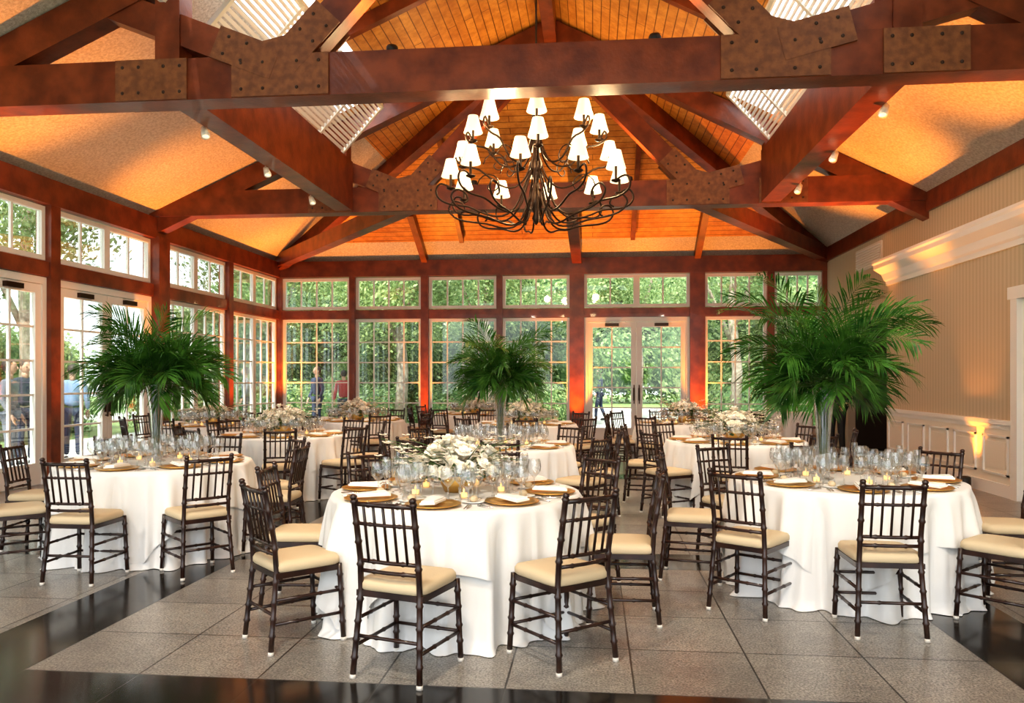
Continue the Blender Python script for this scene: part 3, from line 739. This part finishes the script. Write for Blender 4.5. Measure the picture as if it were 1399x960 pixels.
SG=M('suit_grey',(.16,.18,.22),.8); SN_=M('suit_navy',(.03,.04,.08),.8); SB=M('suit_black',(.012,.012,.014),.7); BL=M('shirt_blue',(.25,.38,.6),.8); RD=M('dress_red',(.4,.06,.06),.8); KH=M('khaki',(.4,.33,.22),.8)
person('man_in_grey_suit',-8.95,11.4,-1.2,SG,SG); person('man_in_blue_shirt',-9.3,13.4,.6,BL,SN_,1.72,.15)
person('guest_in_navy_suit',-9.6,12.6,-2.0,SN_,SN_,1.78); person('guest_in_grey_suit',-9.5,21.0,2.0,SG,SN_,1.76)
person('guest_in_red_top',-6.6,20.6,.4,RD,SN_,1.68); person('guest_in_navy_suit',-7.4,20.8,2.5,SN_,SN_,1.78)
person('man_in_navy_suit',.25,27.5,1.4,SN_,SN_,1.78,.25)
person('waiter_in_black',4.55,15.4,2.3,SB,SB,1.8,0,.6); person('waiter_in_black',4.75,16.4,1.2,SB,SB,1.75,0,.5)
# ---------------------------------------------------------------- exterior
mb=MB()
mb.add([(-40,-15,-.06),(40,-15,-.06),(40,70,-.06),(-40,70,-.06)],[(0,1,2,3)],LAWN); mb.obj('garden_ground')
mb=MB()
mb.box(-12.5,-7.9,-6,21.8,-.05,-.01,PAVE); mb.box(-7.9,6,19.0,21.8,-.05,-.01,PAVE); mb.box(-.6,3.4,21.8,27,-.05,-.01,PAVE); mb.box(-20,20,27,40,-.05,-.01,PAVE); mb.obj('patio_path')
def bush(seed,nl=2600,inner=True,ls=1.0):
    rnd=random.Random(seed); mb=MB()
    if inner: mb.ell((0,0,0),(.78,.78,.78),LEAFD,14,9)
    for k in range(nl):
        u=rnd.uniform(-1,1); a=rnd.uniform(0,2*pi); s=sqrt(1-u*u); n=Vector((s*cos(a),s*sin(a),u))
        c=n*rnd.uniform(.78 if inner else .2,1.12)*(1+.12*sin(5*a+seed)*s); t=(n+Vector((rnd.uniform(-1,1),rnd.uniform(-1,1),rnd.uniform(-1,.6)))).normalized()
        t1=t.cross(Vector((rnd.random(),rnd.random(),rnd.random()+.1))).normalized(); t2=t.cross(t1); L=rnd.uniform(.035,.075)*ls
        mb.add([c-t1*L,c+t2*L*.5,c+t1*L,c-t2*L*.5],[(0,1,2,3)],LEAF)
    return mb.mesh('bush')
BU=[bush(1),bush(2)]; SP=[bush(5,1100,False,.9),bush(6,1100,False,.9)]
def hedge(name,pts,kinds=None):
    root=empty(name)
    for i,(x,y,z,s) in enumerate(pts):
        rnd=random.Random(i*7+3); inst((kinds or BU)[i%2],'foliage_%d'%i,(x+rnd.uniform(-.3,.3),y+rnd.uniform(-.3,.3),z),rnd.uniform(0,6),root,(s*rnd.uniform(.85,1.2),)*3)
p=[]; rh=random.Random(4)
x=-13
while x<9:
    if not(-1.2<x<3.6):
        p+=[(x,23.4+rh.uniform(-.4,.4),.5,.9)]
        if rh.random()<.8: p+=[(x+.5,24.2+rh.uniform(-.3,.6),1.7,1.0)]
        if rh.random()<.75: p+=[(x,25.2+rh.uniform(-.3,1),3.0,1.2)]
    x+=1.15
hedge('ivy_hedge_back',p)
p=[]
for x in range(-15,12,2):
    if not(-1.5<x<3.8): p+=[(x,31+rh.uniform(-1,1),1.6,1.9),(x+1,32+rh.uniform(-1,1),4.4+rh.uniform(-.4,.4),2.0)]
hedge('shrub_belt',p)
p=[]; y=0
while y<22: p+=[(-15,y,.5,.9),(-15.4,y+.6,1.6,1.0)]; y+=1.5
hedge('hedge_left',p)
p=[]
for x in range(-16,18,3): p+=[(x,48,2.5,2.4),(x+1.5,49,6.0,2.6)]
hedge('tree_line',p)
def tree(x,y,h,r):
    root=empty('garden_tree',(x,y,0)); mb=MB()
    mb.tube([(0,0,-.1),(.1,0,h*.3),(-.05,.1,h*.6),(.1,0,h)],[r,r*.8,r*.65,r*.4],10,BARK)
    mb.tube([(-.02,.05,h*.5),(.5,.1,h*.75),(.9,.2,h)],[r*.4,r*.3,r*.15],8,BARK)
    mb.tube([(.0,.05,h*.42),(-.5,-.1,h*.62),(-1.0,.1,h*.85)],[r*.4,r*.3,r*.15],8,BARK); mb.obj('trunk',parent=root)
    for i in range(7): inst(SP[i%2],'canopy_%d'%i,(random.uniform(-1.6,1.6),random.uniform(-1,1),h*.8+random.uniform(-1.2,1.4)),i,root,1.35)
tree(-5.5,22.3,5.6,.2); tree(-3.0,22.5,5.8,.13); tree(3.9,22.6,5.6,.18); tree(-9.5,23,5.5,.16); tree(-13,17,6,.2); tree(-13.4,9,6,.2); tree(1.6,29,6.5,.18)
# ---------------------------------------------------------------- sun / sky / camera
s=bpy.data.lights.new('sun','SUN'); s.energy=8.0; s.angle=radians(2); s.color=(1,.97,.9)
o=bpy.data.objects.new('sun',s); C.objects.link(o); o.rotation_euler=Vector((.12,.6,-.8)).to_track_quat('-Z','Y').to_euler()
w=bpy.data.worlds.new('sky'); bpy.context.scene.world=w; w.use_nodes=True
bg=w.node_tree.nodes['Background']; bg.inputs[0].default_value=(.9,.95,1,1); bg.inputs[1].default_value=2.7
cam=bpy.data.cameras.new('camera'); co=bpy.data.objects.new('camera',cam); C.objects.link(co)
co.location=(0,0,1.5); co.rotation_euler=(radians(90),0,radians(5.8)); cam.sensor_width=36; cam.lens=27.92; cam.shift_y=35/1399
cam.clip_end=200
bpy.context.scene.camera=co
vs_=bpy.context.scene.view_settings
try:
    vs_.view_transform='Standard'; vs_.exposure=0.0
    vs_.look='Medium High Contrast'
except Exception as e: print(e)
